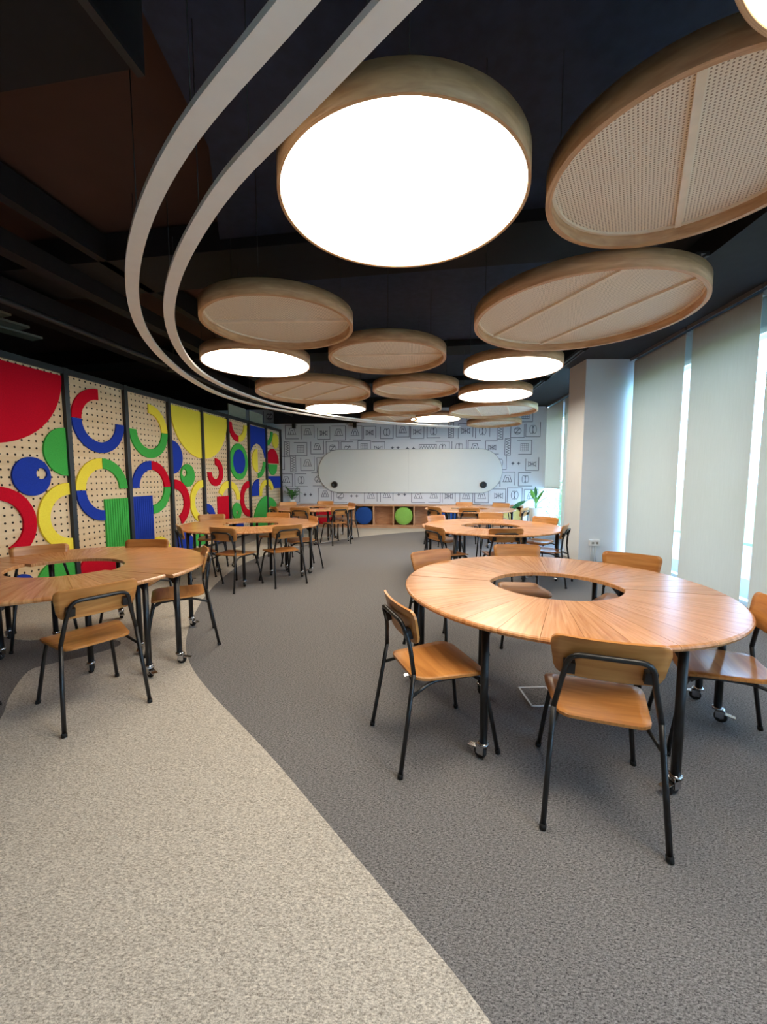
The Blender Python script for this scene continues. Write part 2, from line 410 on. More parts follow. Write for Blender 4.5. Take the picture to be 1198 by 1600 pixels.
for i, (s0, s1) in enumerate(((9.42, 10.22), (10.42, 11.15))):
    o = MB().box((s0, .0, 2.84), (s1, .02, 3.10)).build('transom_pane', 'pale_green', None, LW_O, LW_A)
    tag(o, ['pale transom panel above the peg board with the green and blue circle', 'pale transom panel above the peg board with the blue top'][i], 'panel', 'transom panels above the peg wall')
for i, (s, off, z) in enumerate(((6.75, .52, 3.12), (9.35, .52, 3.12))):
    t = empty('downlight', lw_pt(s, off, z))
    tag(t, ['small lit downlight on the pipe above the peg boards, nearer one', 'small lit downlight on the pipe above the peg boards, farther one'][i], 'downlight', 'downlights on the pipe')
    MB().lathe([(.03, .0), (.05, .0), (.05, .09), (.01, .09)], 20).build('housing', 'black_metal', t)
    MB().lathe([(.0, .006), (.042, .006), (.042, .003), (0, .003)], 20).build('lens', 'spot_glow', t)
# blind tracks in the ceiling by the windows
for i, (x0, x1, off, z) in enumerate(((3.6, 5.6, 1.0, 3.38), (6.3, 7.9, 1.0, 3.38), (8.3, 9.6, 1.0, 3.38))):
    m = MB().box((x0, off, z - .02), (x1, off + .03, z + .02)); m.box((x0, off + .07, z - .02), (x1, off + .10, z + .02)); m.box((x0, off + .03, z + .0), (x1, off + .07, z + .02))
    tag(m.build('ceiling_track', 'frame_metal', None, RW_O, RW_A), ['twin grey ceiling track above the near blinds', 'twin grey ceiling track beside the column', 'twin grey ceiling track past the column'][i], 'track', 'ceiling tracks by the windows')

# curved rails
def rail(pts, label):
    P = catmull([(x, y, 0) for x, y in pts], 6)
    for _ in range(30):
        P = [P[0]] + [(P[i-1] + P[i]*2 + P[i+1]) / 4 for i in range(1, len(P)-1)] + [P[-1]]
    mb = MB(); rows = []
    for i, p in enumerate(P):
        t = (P[min(i+1, len(P)-1)] - P[max(i-1, 0)]).normalized(); n_ = Vector((-t.y, t.x, 0)); w = .039
        rows.append([mb.vert(p + n_*sx*w + Vector((0,0,z))) for sx, z in ((1,2.75),(1,2.775),(-1,2.775),(-1,2.75))])
    for a_, b_ in zip(rows, rows[1:]):
        for k in range(4): mb.face((a_[k], a_[(k+1)%4], b_[(k+1)%4], b_[k]), 0)
    mb.face(rows[0]); mb.face(rows[-1][::-1])
    t = empty('curved_rail', (P[0].x, P[0].y, 2.75)); tag(t, label, 'rail', 'white curved ceiling rails')
    mb.v = [(x - P[0].x, y - P[0].y, z - 2.75) for x, y, z in mb.v]
    mb.build('rail_band', 'rail_white', t)
    for i in range(20, len(P) - 2, 12):
        q = P[i] - P[0]
        MB().tube([(q.x, q.y, .025), (q.x, q.y, 1.0)], .003, 5).build('hanger_wire', 'frame_metal', t)
    return t
rail([(1.3,-.2),(.7,.4),(.18,.86),(-.22,1.21),(-.4,1.36),(-.635,1.55),(-.865,1.77),(-1.185,2.12),(-1.59,2.66),(-1.975,3.34),(-2.19,3.85),(-2.44,4.6),(-2.6,5.6),(-2.63,6.3),(-2.58,6.9),(-2.36,7.6),(-1.83,8.55),(-.7,9.75),(.6,10.5),(2.0,11.0)],
     'white curved ceiling rail, the outer one, sweeping nearest the peg wall')
rail([(1.5,.0),(.9,.5),(.4,.9),(.03,1.22),(-.23,1.49),(-.5,1.73),(-.67,1.89),(-.865,2.11),(-1.1,2.4),(-1.39,2.79),(-1.71,3.34),(-1.94,3.85),(-2.18,4.56),(-2.29,5.12),(-2.33,5.63),(-2.26,6.5),(-2.06,7.33),(-1.7,8.2),(-.62,9.55),(.69,10.3),(2.0,10.8)],
     'white curved ceiling rail, the inner one, passing the big round lamp')

# ------------------------------------------------------------------ hanging discs
def cables(t, r, top):
    for k in range(3):
        a_ = R(30 + 120*k); x, y = (r-.06)*math.cos(a_), (r-.06)*math.sin(a_)
        MB().tube([(x, y, .09), (x, y, top)], .0025, 5).build('cable', 'frame_metal', t)
RIM = {}
def rim_mesh(r, key, lip):
    k = (r, key)
    if k not in RIM:
        RIM[k] = MB().lathe([(r-lip, .0), (r, .0), (r, .118), (r-lip, .118)], 96, closed=True, smooth=False).mesh('rim', 'rim_wood')
        for p in RIM[k].polygons:
            if abs(p.normal.z) < .5: p.use_smooth = True
    return RIM[k]
def lamp(x, y, z, r, label):
    t = empty('round_pendant_lamp', (x, y, z)); tag(t, label, 'lamp', 'round lit ceiling lamps')
    put('rim', rim_mesh(r, 'lamp', .014), t)
    MB().lathe([(0, .004), (r-.016, .004), (r-.016, .02), (0, .02)], 72, smooth=False).build('diffuser', 'lamp_glow', t)
    MB().lathe([(0, .085), (r-.016, .085), (r-.016, .10), (0, .10)], 48, smooth=False).build('top_plate', 'panel_black', t)
    cables(t, r, CEIL - z)
def disc(x, y, z, r, bars, ang, label):
    t = empty('cane_ceiling_disc', (x, y, z)); tag(t, label, 'ceiling disc', 'round cane ceiling discs')
    put('rim', rim_mesh(r, 'cane', .030), t)
    MB().lathe([(0, .075), (r-.031, .075), (r-.031, .085), (0, .085)], 64, smooth=False).build('cane_panel', 'cane_open' if y < 2.5 else 'cane', t, (0,0,0), R(ang))
    MB().lathe([(r-.046, .062), (r-.030, .062), (r-.030, .075), (r-.046, .075)], 64, closed=True, smooth=False).build('inner_bead', 'batten_wood', t)
    for o_ in bars:
        L = math.sqrt(max(.01, (r-.03)**2 - o_*o_))
        MB().box((-L, o_-.016, .058), (L, o_+.016, .075)).build('batten', 'batten_wood', t, (0,0,0), R(ang))
    cables(t, r, CEIL - z)
Z0 = 2.80
lamp(.093, 2.135, Z0, .60, 'largest glowing round lamp at the top centre of the photo')
lamp(1.355, .79, Z0, .60, 'glowing round lamp cut off by the top right corner')
lamp(-1.496, 4.94, Z0 - .02, .62, 'glowing round lamp under the left cane disc beside the curved rails')
lamp(1.617, 5.26, Z0, .60, 'glowing round lamp just beyond the cane disc with two battens, right side')
lamp(1.855, 6.93, Z0, .60, 'glowing round lamp on the right, second row from the column')
lamp(-.947, 8.26, Z0, .60, 'small looking glowing round lamp at left, near the printed wall')
lamp(1.22, 9.72, Z0, .58, 'farthest glowing round lamp above the whiteboard')
disc(1.45, 2.075, Z0 + .10, .63, (0,), 58, 'nearest cane disc with a single batten, cut off at the right edge')
disc(1.674, 3.597, Z0, .88, (-.3, .3), -69, 'large cane disc with two battens above the window side')
disc(-.933, 3.765, Z0, .66, (.05,), -2, 'cane disc with one batten at left, over the first round lamp')
disc(.043, 4.804, Z0, .67, (.04,), -4, 'cane disc with one batten in the middle of the room')
disc(-1.133, 6.78, Z0, .92, (-.32, .28), -50, 'large cane disc with two battens on the left, past the first lamp')
disc(.502, 6.53, Z0, .67, (.06,), 23, 'cane disc with one slanting batten behind the middle disc')
disc(.48, 8.32, Z0, .68, (.0,), 15, 'small looking cane disc directly before the whiteboard')
disc(.123, 9.62, Z0 - .03, .66, (.0,), 75, 'farthest cane disc on the left above the whiteboard')
disc(2.293, 8.71, Z0, .90, (-.31, .31), 70, 'large cane disc with two battens near the back right corner')
disc(2.866, 10.72, Z0, .69, (), 70, 'plain cane disc nearest the back right corner')

# ------------------------------------------------------------------ peg board wall
PITCH, S0 = .985, 5.37
post_s = [S0 + PITCH * k for k in range(-2, 8)]
fr = empty('partition_frame', LW_O, LW_A); tag(fr, 'black steel frame of posts and rails holding the peg boards', 'frame')
for s in post_s: MB().box((s-.032, -.05, 0), (s+.032, .05, 2.84)).build('post', 'frame_metal', fr)
MB().box((post_s[0], -.045, 2.765), (post_s[-1], .045, 2.835)).build('top_rail', 'frame_metal', fr)
MB().box((post_s[0], -.02, 0), (post_s[-1], .045, .05)).build('bottom_rail', 'frame_metal', fr)
# felt pieces: (colour, kind, data)
def ring(cx, cz, ro, ri, a0, a1): return arc(cx, cz, ro, a0, a1) + arc(cx, cz, ri, a1, a0)
def sect(cx, cz, r, a0, a1):
    full = abs(a1 - a0) >= 359
    return arc(cx, cz, r, a0, a1 - (8 if full else 0)) + ([] if full else ([(cx, cz)] if abs(abs(a1-a0) - 180) > 1 else []))
def rect(x0, x1, z0, z1): return [(x0, z0), (x1, z0), (x1, z1), (x0, z1)]
def donut(cx, cz, r, hx, hz, hr):
    # disc with an off-centre round hole, as one closed outline with a hairline cut
    a_ = math.degrees(math.atan2(hz - cz, hx - cx))
    return arc(cx, cz, r, a_, a_ + 360, 48) + arc(hx, hz, hr, a_ + 360, a_, 20)
FELT = {
 -1: [('felt_red', sect(4.35,2.72,.91,180,270)), ('felt_blue', ring(3.9,1.35,.43,.28,0,180)), ('felt_red', ring(4.36,.93,.43,.28,90,270))],
 0: [('felt_red', sect(4.42,2.735,.91,270,360)), ('felt_green', sect(5.335,1.78,.305,90,270)), ('felt_blue', donut(4.87,1.467,.228,4.985,1.50,.068)),
     ('felt_red', ring(4.45,.93,.43,.28,-68,90)), ('felt_yellow', ring(5.335,.95,.435,.285,90,270)), ('felt_green', sect(5.12,.12,.30,0,180)), ('felt_blue', sect(4.66,.2,.14,0,360))],
 1: [('felt_red', ring(5.875,2.24,.437,.29,90,180)), ('felt_blue', ring(5.875,2.235,.437,.29,180,360)), ('felt_yellow', ring(5.87,1.285,.437,.29,90,180)),
     ('felt_green', ring(5.88,1.285,.437,.29,0,90)), ('felt_blue', ring(5.87,1.275,.437,.29,180,270)), ('felt_green_rib', (5.88, 6.315, .40, 1.14)), ('felt_red', sect(5.7,.10,.32,0,180))],
 2: [('felt_yellow', ring(6.855,2.21,.437,.29,0,90)), ('felt_green', ring(6.855,2.205,.437,.29,180,360)), ('felt_blue', ring(6.855,1.285,.437,.29,90,180)),
     ('felt_red', ring(6.86,1.285,.437,.29,0,90)), ('felt_green', ring(6.86,1.28,.437,.29,270,360)), ('felt_blue_rib', (6.405, 6.85, .42, 1.15)), ('felt_yellow', sect(6.95,.16,.28,0,180))],
 3: [('felt_yellow', sect(8.30,2.735,.91,180,270)), ('felt_blue', sect(7.385,1.81,.30,-90,90)), ('felt_green', donut(7.82,1.485,.212,7.72,1.53,.072)),
     ('felt_red', ring(7.42,.98,.43,.26,-66,90)), ('felt_yellow', ring(8.29,.96,.43,.29,90,240)), ('felt_blue', sect(7.62,.08,.34,0,180)), ('felt_green', sect(8.1,.1,.24,0,180))],
 4: [('felt_yellow', sect(8.385,2.735,.91,270,360)), ('felt_red', ring(8.775,1.555,.295,.15,-180,90)), ('felt_yellow', ring(9.265,.93,.43,.27,90,155)),
     ('felt_red', rect(8.81,9.25,.45,1.03)), ('felt_blue', ring(8.385,.6,.31,.14,0,90)), ('felt_blue', sect(8.9,.06,.25,0,180))],
 5: [('felt_red', ring(9.785,2.70,.43,.28,180,270)), ('felt_yellow', ring(9.795,2.70,.43,.28,270,360)), ('felt_green', donut(9.79,1.81,.425,9.7901,1.81,.295)), ('felt_blue', sect(9.79,1.81,.285,0,360)),
     ('felt_yellow', ring(9.345,.92,.43,.28,0,90)), ('felt_red', ring(10.245,.91,.44,.28,90,270)), ('felt_green', donut(9.62,.65,.20,9.62,.62,.05)), ('felt_blue', rect(9.5,9.9,.1,.35))],
 6: [('felt_blue', [(10.33,2.74),(10.33,1.95)] + arc(10.77,1.88,.425,168,12)+ [(11.24,1.95),(11.24,2.74)]), ('felt_yellow', sect(10.76,1.87,.30,90,270)), ('felt_green', ring(10.77,1.87,.45,.32,270,358)),
     ('felt_blue', sect(10.79,.965,.43,90,180)), ('felt_yellow', ring(11.24,.94,.43,.29,90,180)), ('felt_green', sect(11.245,.1,.83,90,180))],
 7: [('felt_yellow', sect(11.92,2.48,.215,0,360)), ('felt_green', ring(11.33,2.72,.42,.29,270,358)), ('felt_red', sect(11.71,1.83,.41,0,180)), ('felt_green', sect(11.70,1.80,.30,180,360)),
     ('felt_blue', [(11.75,1.13),(12.2,1.13),(12.2,1.47),(11.33,1.47),(11.33,1.42),(11.55,1.38),(11.7,1.25)]), ('felt_yellow', ring(11.32,.94,.43,.29,28,90)), ('felt_green', sect(11.32,.1,.80,0,90))],
}
PLAB = {-1: 'peg board with a red quarter disc, left of the frame edge', 0: 'peg board with the big red quarter disc and blue holed disc, leftmost', 1: 'peg board with red and blue C shape above a ribbed green block',
 2: 'peg board with yellow and green arc above a ribbed blue block', 3: 'peg board with a yellow quarter disc at left and small green holed disc', 4: 'peg board with a yellow quarter disc and red hook shape',
 5: 'peg board with a blue disc inside a green ring', 6: 'peg board with a solid blue top and yellow half disc', 7: 'peg board with red dome over green, next to the printed wall'}
NM = {'felt_red':'red felt piece','felt_blue':'blue felt piece','felt_green':'green felt piece','felt_yellow':'yellow felt piece'}
for k in range(-1, 8):
    s0, s1 = S0 + PITCH*(k-1) + .034, S0 + PITCH*k - .034
    c = (s0 + s1) / 2; hw = (s1 - s0) / 2
    t = empty('pegboard_panel', LW_O + LW_D * c, LW_A); tag(t, PLAB[k], 'peg board', 'peg boards along the left wall')
    MB().box((-hw, 0, .05), (hw, .018, 2.765)).build('board', 'peg_wood', t)
    hm = MB(); nx, nz = 11, 32
    for i in range(nx):
        for j in range(nz):
            x, z = -hw + .04 + i*(2*hw-.08)/(nx-1), .09 + j*.0855
            hm.face([hm.vert((x + .0135*math.cos(R(45*q)), -.0008, z + .0135*math.sin(R(45*q)))) for q in range(8)])
    tag(hm.build('peg_holes', 'hole_dark', t), kind='stuff')
    lo, hi = s0 + .002, s1 - .002
    for q, (m, data) in enumerate(FELT[k]):
        if m.endswith('_rib'):
            x0, x1, z0, z1 = data; base = m[:-4]; n = 10; w = (x1-x0)/n
            fb = MB().box((x0-c, -.012, z0), (x1-c, -.001, z1)).build('felt_block', base, t); fb['label'] = 'ribbed ' + NM[base]
            for r_ in range(n): MB().box((x0-c+w*r_+.004, -.024, z0), (x0-c+w*(r_+1)-.004, -.012, z1)).build('rib', base, fb)
        else:
            pl = [(min(max(x, lo), hi) - c, min(max(z, .06), 2.755)) for x, z in data]
            dep = -.022 - .0012*q
            o = MB().prism(pl, dep, -.001).build('felt_shape', m, t); o['label'] = NM[m]

# ------------------------------------------------------------------ back wall: print, whiteboard, shelf
ink = MB()
def ln(x0, z0, x1, z1, w=.011):
    w *= 1.35
    d = Vector((x1-x0, 0, z1-z0)); L = d.length
    if L < 1e-5: return
    d /= L; n_ = Vector((-d.z, 0, d.x)) * w * .5; e = d * w * .5
    a_, b_ = Vector((x0, -.0015, z0)) - e, Vector((x1, -.0015, z1)) + e
    ink.face([ink.vert(p) for p in (a_ - n_, b_ - n_, b_ + n_, a_ + n_)])
def pl_(P, w=.011, close=False):
    for p, q in zip(P, P[1:] + ([P[0]] if close else [])): 
        if p != q: ln(p[0], p[1], q[0], q[1], w)
def dot(x, z, r): ink.face([ink.vert((x + r*math.cos(R(60*q)), -.0015, z + r*math.sin(R(60*q)))) for q in range(6)])
def ell(x, z, rx, rz, w=.010): pl_([(x + rx*math.cos(R(30*q)), z + rz*math.sin(R(30*q))) for q in range(12)], w, True)
def motif(kind, x, z, u):
    h_ = u * .5
    def brk(o):
        P = [(-h_, h_), (h_, h_), (h_, -h_), (-h_, -h_)]
        P = P[o:] + P[:o]; pl_([(x + a_, z + b_) for a_, b_ in P[:3]] + [(x + P[3][0]*.9 + P[2][0]*.1, z + P[3][1]*.9 + P[2][1]*.1)], .013)
    if kind == 0:
        brk(random.randrange(4)); i_ = u*.26
        pl_([(x-i_, z-i_), (x+i_, z-i_), (x+i_, z+i_), (x-i_, z+i_)], .01, True)
        for q in (-.5, 0, .5): ln(x+q*i_, z-i_, x+q*i_, z+i_, .008); ln(x-i_, z+q*i_, x+i_, z+q*i_, .008)
    elif kind == 1:
        brk(random.randrange(4)); ell(x-u*.12, z, u*.12, u*.28); ell(x+u*.12, z, u*.12, u*.28); ln(x, z-u*.3, x, z+u*.3)
    elif kind == 2:
        brk(random.randrange(4)); 
        for q in range(5): ln(x-u*.28+q*u*.14, z-u*.18, x-u*.28+q*u*.14, z+u*.18, .012)
        pl_([(x-u*.3, z+u*.18), (x+u*.3, z-u*.18)], .012); pl_([(x-u*.3, z-u*.18), (x+u*.3, z+u*.18)], .012)
    elif kind == 3:
        for sx in (-.22, .22):
            dot(x + sx*u, z, .03); ln(x+sx*u-.04, z, x+sx*u+.04, z, .012); ln(x+sx*u, z-.04, x+sx*u, z+.04, .012)
    elif kind == 4:
        brk(random.randrange(4)); ell(x, z, u*.26, u*.26); pl_([(x-u*.15, z+u*.15), (x+u*.15, z+u*.15), (x-u*.15, z-u*.15), (x+u*.15, z-u*.15)], .014)
    elif kind == 5:
        pl_([(x-h_*1.3, z-u*.2), (x+h_*1.3, z-u*.2), (x+h_*1.3, z+u*.2), (x-h_*1.3, z+u*.2)], .012, True)
        P = [(x-h_*1.2 + q*h_*2.4/12, z + (u*.12 if q % 2 else -u*.12)) for q in range(13)]; pl_(P, .01)
    elif kind == 6:
        pl_([(x-u*.2, z-h_*1.2), (x+u*.2, z-h_*1.2), (x+u*.2, z+h_*1.2), (x-u*.2, z+h_*1.2)], .012, True)
        P = [(x + (u*.12 if q % 2 else -u*.12), z-h_*1.1 + q*h_*2.2/12) for q in range(13)]; pl_(P, .01)
    elif kind == 7:
        brk(random.randrange(4)); 
        for q in (.28, .12): pl_([(x-u*q, z-u*.15), (x-u*q*.5, z+u*q), (x+u*q*.5, z+u*q), (x+u*q, z-u*.15)], .012)
        ln(x-u*.3, z-u*.18, x+u*.3, z-u*.18)
step = .46
for j in range(7):
    for i in range(19):
        x, z = -3.35 + i*step + (.2 if j % 2 else 0), .45 + j*step
        k = [0,3,1,6,4,2,5,7,0,4,3,1,2,7][(i*5 + j*3 + (i*j) % 4) % 14]
        x += random.uniform(-.03, .03); z += random.uniform(-.03, .03)
        if x < 4.3: motif(k, x, z, random.uniform(.36, .41))
wb = bpy.data.objects['wall_back']
ip = ink.build('printed_pattern', 'print_ink', wb); tag(ip, 'dark line drawings printed on the wall', kind='stuff')

# whiteboard: stadium
wcx, wcz, hw, hh = .73, 1.615, 2.66, .635
t = empty('whiteboard', BW_O + BW_D * wcx, BW_A); tag(t, 'long white pill shaped writing board on the printed wall', 'whiteboard')
def stadium(hw, hh): return arc(hw-hh, wcz, hh, -90, 90, 24) + arc(-hw+hh, wcz, hh, 90, 270, 24)
MB().prism(stadium(hw, hh), -.03, -.002).build('edge_frame', 'board_edge', t)
def half_st(sgn):
    P = arc(hw-.014-hh+.014, wcz, hh-.014, -90, 90, 24); P = [(.0012, wcz-hh+.014)] + P + [(.0012, wcz+hh-.014)]
    return P if sgn > 0 else [(-x, z) for x, z in P][::-1]
for sg in (-1, 1): MB().prism(half_st(sg), -.036, -.03).build('board_face', 'board_white', t)
for x, lb in ((-2.17, 'round black holder on the left end of the whiteboard'), (2.13, 'round black holder on the right end of the whiteboard')):
    M = Matrix.Translation((0, 0, 0)) @ Matrix.Rotation(R(90), 4, 'X')
    v = BW_O + BW_D * (wcx + x)
    o = MB().lathe([(0, .037), (.088, .037), (.095, .043), (.095, .075), (.08, .085), (.05, .085), (.045, .07), (0, .07)], 28, 0, M).build('round_holder', 'black_metal', None, (v.x, v.y, 1.225), BW_A)
    tag(o, lb, 'holder', 'round holders on the whiteboard')
for i, x in enumerate((-2.62, -.82)):
    v = BW_O + BW_D * x
    t = empty('wall_speaker', (v.x, v.y, 2.86), BW_A); tag(t, ['small black wall speaker near the top left corner of the printed wall', 'small black wall speaker above the whiteboard'][i], 'speaker', 'wall speakers')
    MB().box((-.045, -.13, 0), (.045, -.03, .17)).build('cabinet', 'black_metal', t)
    MB().box((-.038, -.134, .01), (.038, -.13, .16)).build('grille', 'rubber', t)
    MB().box((-.015, -.03, .06), (.015, 0, .11)).build('bracket', 'black_metal', t)

# bench shelf: positions along the back wall
SH_Y0, SH_Y1, SH_H = -.45, -.02, .66
bounds = [-3.05, -2.62, -2.0, -1.41, -.81, -.245, .32, .90, 1.52, 2.13, 2.74, 3.34, 3.87]
sh = empty('bench_shelf', BW_O, BW_A); tag(sh, 'long low wooden bench shelf with square cubbies under the whiteboard', 'shelf')
MB().box((bounds[0]-.02, SH_Y0, SH_H-.035), (bounds[-1]+.02, SH_Y1, SH_H)).build('top_board', 'shelf_wood', sh)
MB().box((bounds[0]-.02, SH_Y0, .06), (bounds[-1]+.02, SH_Y1, .09)).build('bottom_board', 'shelf_wood', sh)
MB().box((bounds[0], SH_Y0+.02, 0), (bounds[-1], SH_Y1, .06)).build('plinth', 'shelf_wood', sh)
MB().box((bounds[0], SH_Y1-.012, .09), (bounds[-1], SH_Y1, SH_H-.035)).build('back_panel', 'shelf_wood', sh)
for b_ in bounds: MB().box((b_-.018, SH_Y0, .09), (b_+.018, SH_Y1-.012, SH_H-.035)).build('divider', 'shelf_wood', sh)
def pouf(ci, m, label):
    x = (bounds[ci] + bounds[ci+1]) / 2; r = .255
    v = BW_O + BW_D * x
    t = empty('round_pouf', (v.x, v.y, .092), BW_A); tag(t, label, 'pouf', 'round poufs in the bench shelf')
    M = Matrix.Translation((0, SH_Y0 + .02, r)) @ Matrix.Rotation(R(-90), 4, 'X')
    prof = [(0, 0), (r*.6, .0), (r-.03, .006), (r-.008, .018), (r, .045), (r, .30), (r-.01, .325), (r-.05, .34), (0, .34)]
    MB().lathe(prof, 40, 0, M).build('cushion', m, t)
    MB().tube([tuple(M @ Vector(((r-.012)*math.cos(R(10*q)), (r-.012)*math.sin(R(10*q)), .012))) for q in range(37)], .006, 6, caps=False).build('piping', m, t)
pouf(2, 'pouf_red', 'red round pouf in the shelf cubby behind the back left table')
pouf(4, 'pouf_blue', 'blue round pouf left of the empty cubby beside the green one')
pouf(6, 'pouf_green', 'green round pouf in the shelf cubby under the middle of the whiteboard')
pouf(8, 'pouf_blue', 'blue round pouf hidden partly behind the back right table')
pouf(11, 'pouf_yellow', 'pale yellow round pouf in the last cubby at the right end')

# ------------------------------------------------------------------ chair
def slab(mapf, W, L, rc, th, nu=10, nv=10):
    """curved rounded sheet: mapf(x, v, off) -> point ; half width W(v), v in [0, L]"""
    mb = MB(); vs = []
    ends = [0, .15, .35, .62, 1.0]
    vs = [rc*(1-math.cos(R(90)*e)) for e in ends] + [rc + (L-2*rc)*k/nv for k in range(1, nv)] + [L - rc*(1-math.cos(R(90)*e)) for e in ends[::-1]]
    def half(v):
        w = W(v); e = min(v, L - v)
        return w - rc + math.sqrt(max(0, rc*rc - (rc-e)**2)) if e < rc else w
    G = []
    for off in (th/2, -th/2):
        G.append([[mb.vert(mapf(half(v)*(-1+2*k/nu), v, off)) for k in range(nu+1)] for v in vs])
    nvv = len(vs)
    for a_ in range(nvv-1):
        for k in range(nu):
            q = [(a_, k), (a_, k+1), (a_+1, k+1), (a_+1, k)]
            uvq = [(half(vs[i])*(-1+2*j/nu)*1.0, vs[i]) for i, j in q]
            mb.face([G[0][i][j] for i, j in q], 0, True, uvq)
            mb.face([G[1][i][j] for i, j in q][::-1], 0, True, uvq[::-1])
    loop = [(0, k) for k in range(nu+1)] + [(a_, nu) for a_ in range(1, nvv)] + [(nvv-1, k) for k in range(nu-1, -1, -1)] + [(a_, 0) for a_ in range(nvv-2, 0, -1)]
    for p, q in zip(loop, loop[1:] + loop[:1]):
        mb.face((G[0][p[0]][p[1]], G[1][p[0]][p[1]], G[1][q[0]][q[1]], G[0][q[0]][q[1]]), 0, False, [(0,0),(0,.01),(.1,.01),(.1,0)])
    return mb
def fillet(P, r=.05, n=5):
    out = [Vector(P[0])]
    for a_, b_, c_ in zip(P, P[1:], P[2:]):
        a_, b_, c_ = Vector(a_), Vector(b_), Vector(c_)
        d1, d2 = (a_-b_), (c_-b_); r_ = min(r, d1.length*.45, d2.length*.45)
        s_, e_ = b_ + d1.normalized()*r_, b_ + d2.normalized()*r_
        out += [s_*(1-t)**2 + b_*2*t*(1-t) + e_*t*t for t in [k/n for k in range(n+1)]]
    out.append(Vector(P[-1])); return out
TUBE = .0115
BT = R(14)   # tilt of the back rest
def back_pt(x, zz, off):
    """point of the back rest: zz height along the rest, off > 0 towards the sitter"""
    y0, z0 = -.205, .640
    cv = .030 * (x/.22)**2
    return (x, y0 - math.sin(BT)*zz + math.cos(BT)*(off + cv - .0), z0 + math.cos(BT)*zz + math.sin(BT)*off)
def make_chair():
    t = empty('chair')
    seat = slab(lambda x, v, off: (x, -.20 + v, .452 + off - .020*max(0, (v-.32)/.09)**2*.8 - .012*(1-(x/.21)**2)*math.exp(-((v-.16)/.12)**2) + .006*max(0, (.08-v)/.08)),
                lambda v: .175 + .04*min(1, v/.30), .41, .055, .013)
    seat.build('seat', 'chair_wood', t)
    bk = slab(lambda x, v, off: back_pt(x, v, off), lambda v: .197 + .026*v/.18, .185, .042, .012, 12, 5)
    bk.build('backrest', 'chair_wood', t)
    knee = lambda s: (s*.196, -.212, .50)
    for s in (-1, 1):
        rl = MB().tube([(s*.226, -.292, .012), (s*.212, -.252, .25), knee(s)], TUBE).build('leg', 'black_metal', t)
        MB().tube([(s*.2267, -.294, 0), (s*.2255, -.2905, .022)], .0145).build('foot_cap', 'rubber', rl)
    b0 = .105
    arch = [knee(-1), tuple(Vector(back_pt(-.165, .02, -.030))), tuple(Vector(back_pt(-.145, b0+.02, -.036))), tuple(Vector(back_pt(.145, b0+.02, -.036))), tuple(Vector(back_pt(.165, .02, -.030))), knee(1)]
    MB().tube(fillet(arch, .055, 6), TUBE).build('back_frame', 'black_metal', t)
    for s in (-1, 1):
        x = s*.145; c0 = Vector(back_pt(x, .055, -.018)); 
        M = Matrix.Translation(c0) @ Matrix.Rotation(BT, 4, 'X')
        MB().box((-.022, -.018, -.026), (.022, .013, .026), 0, M).build('back_bracket', 'black_metal', t)
    for s in (-1, 1):
        rail_ = fillet([(s*.207, -.238, .385), (s*.165, -.10, .428), (s*.165, .13, .428), (s*.172, .172, .40)], .05, 5)
        MB().tube(rail_, .009).build('seat_rail', 'black_metal', t)
        fl = MB().tube(fillet([(s*.165, .06, .430), (s*.172, .185, .425), (s*.190, .215, .30), (s*.226, .262, .012)], .06, 5), TUBE).build('leg', 'black_metal', t)
        MB().tube([(s*.2275, .264, 0), (s*.2245, .2605, .022)], .0145).build('foot_cap', 'rubber', fl)
    MB().tube([(-.165, .07, .428), (.165, .07, .428)], .009).build('cross_bar', 'black_metal', t)
    return t

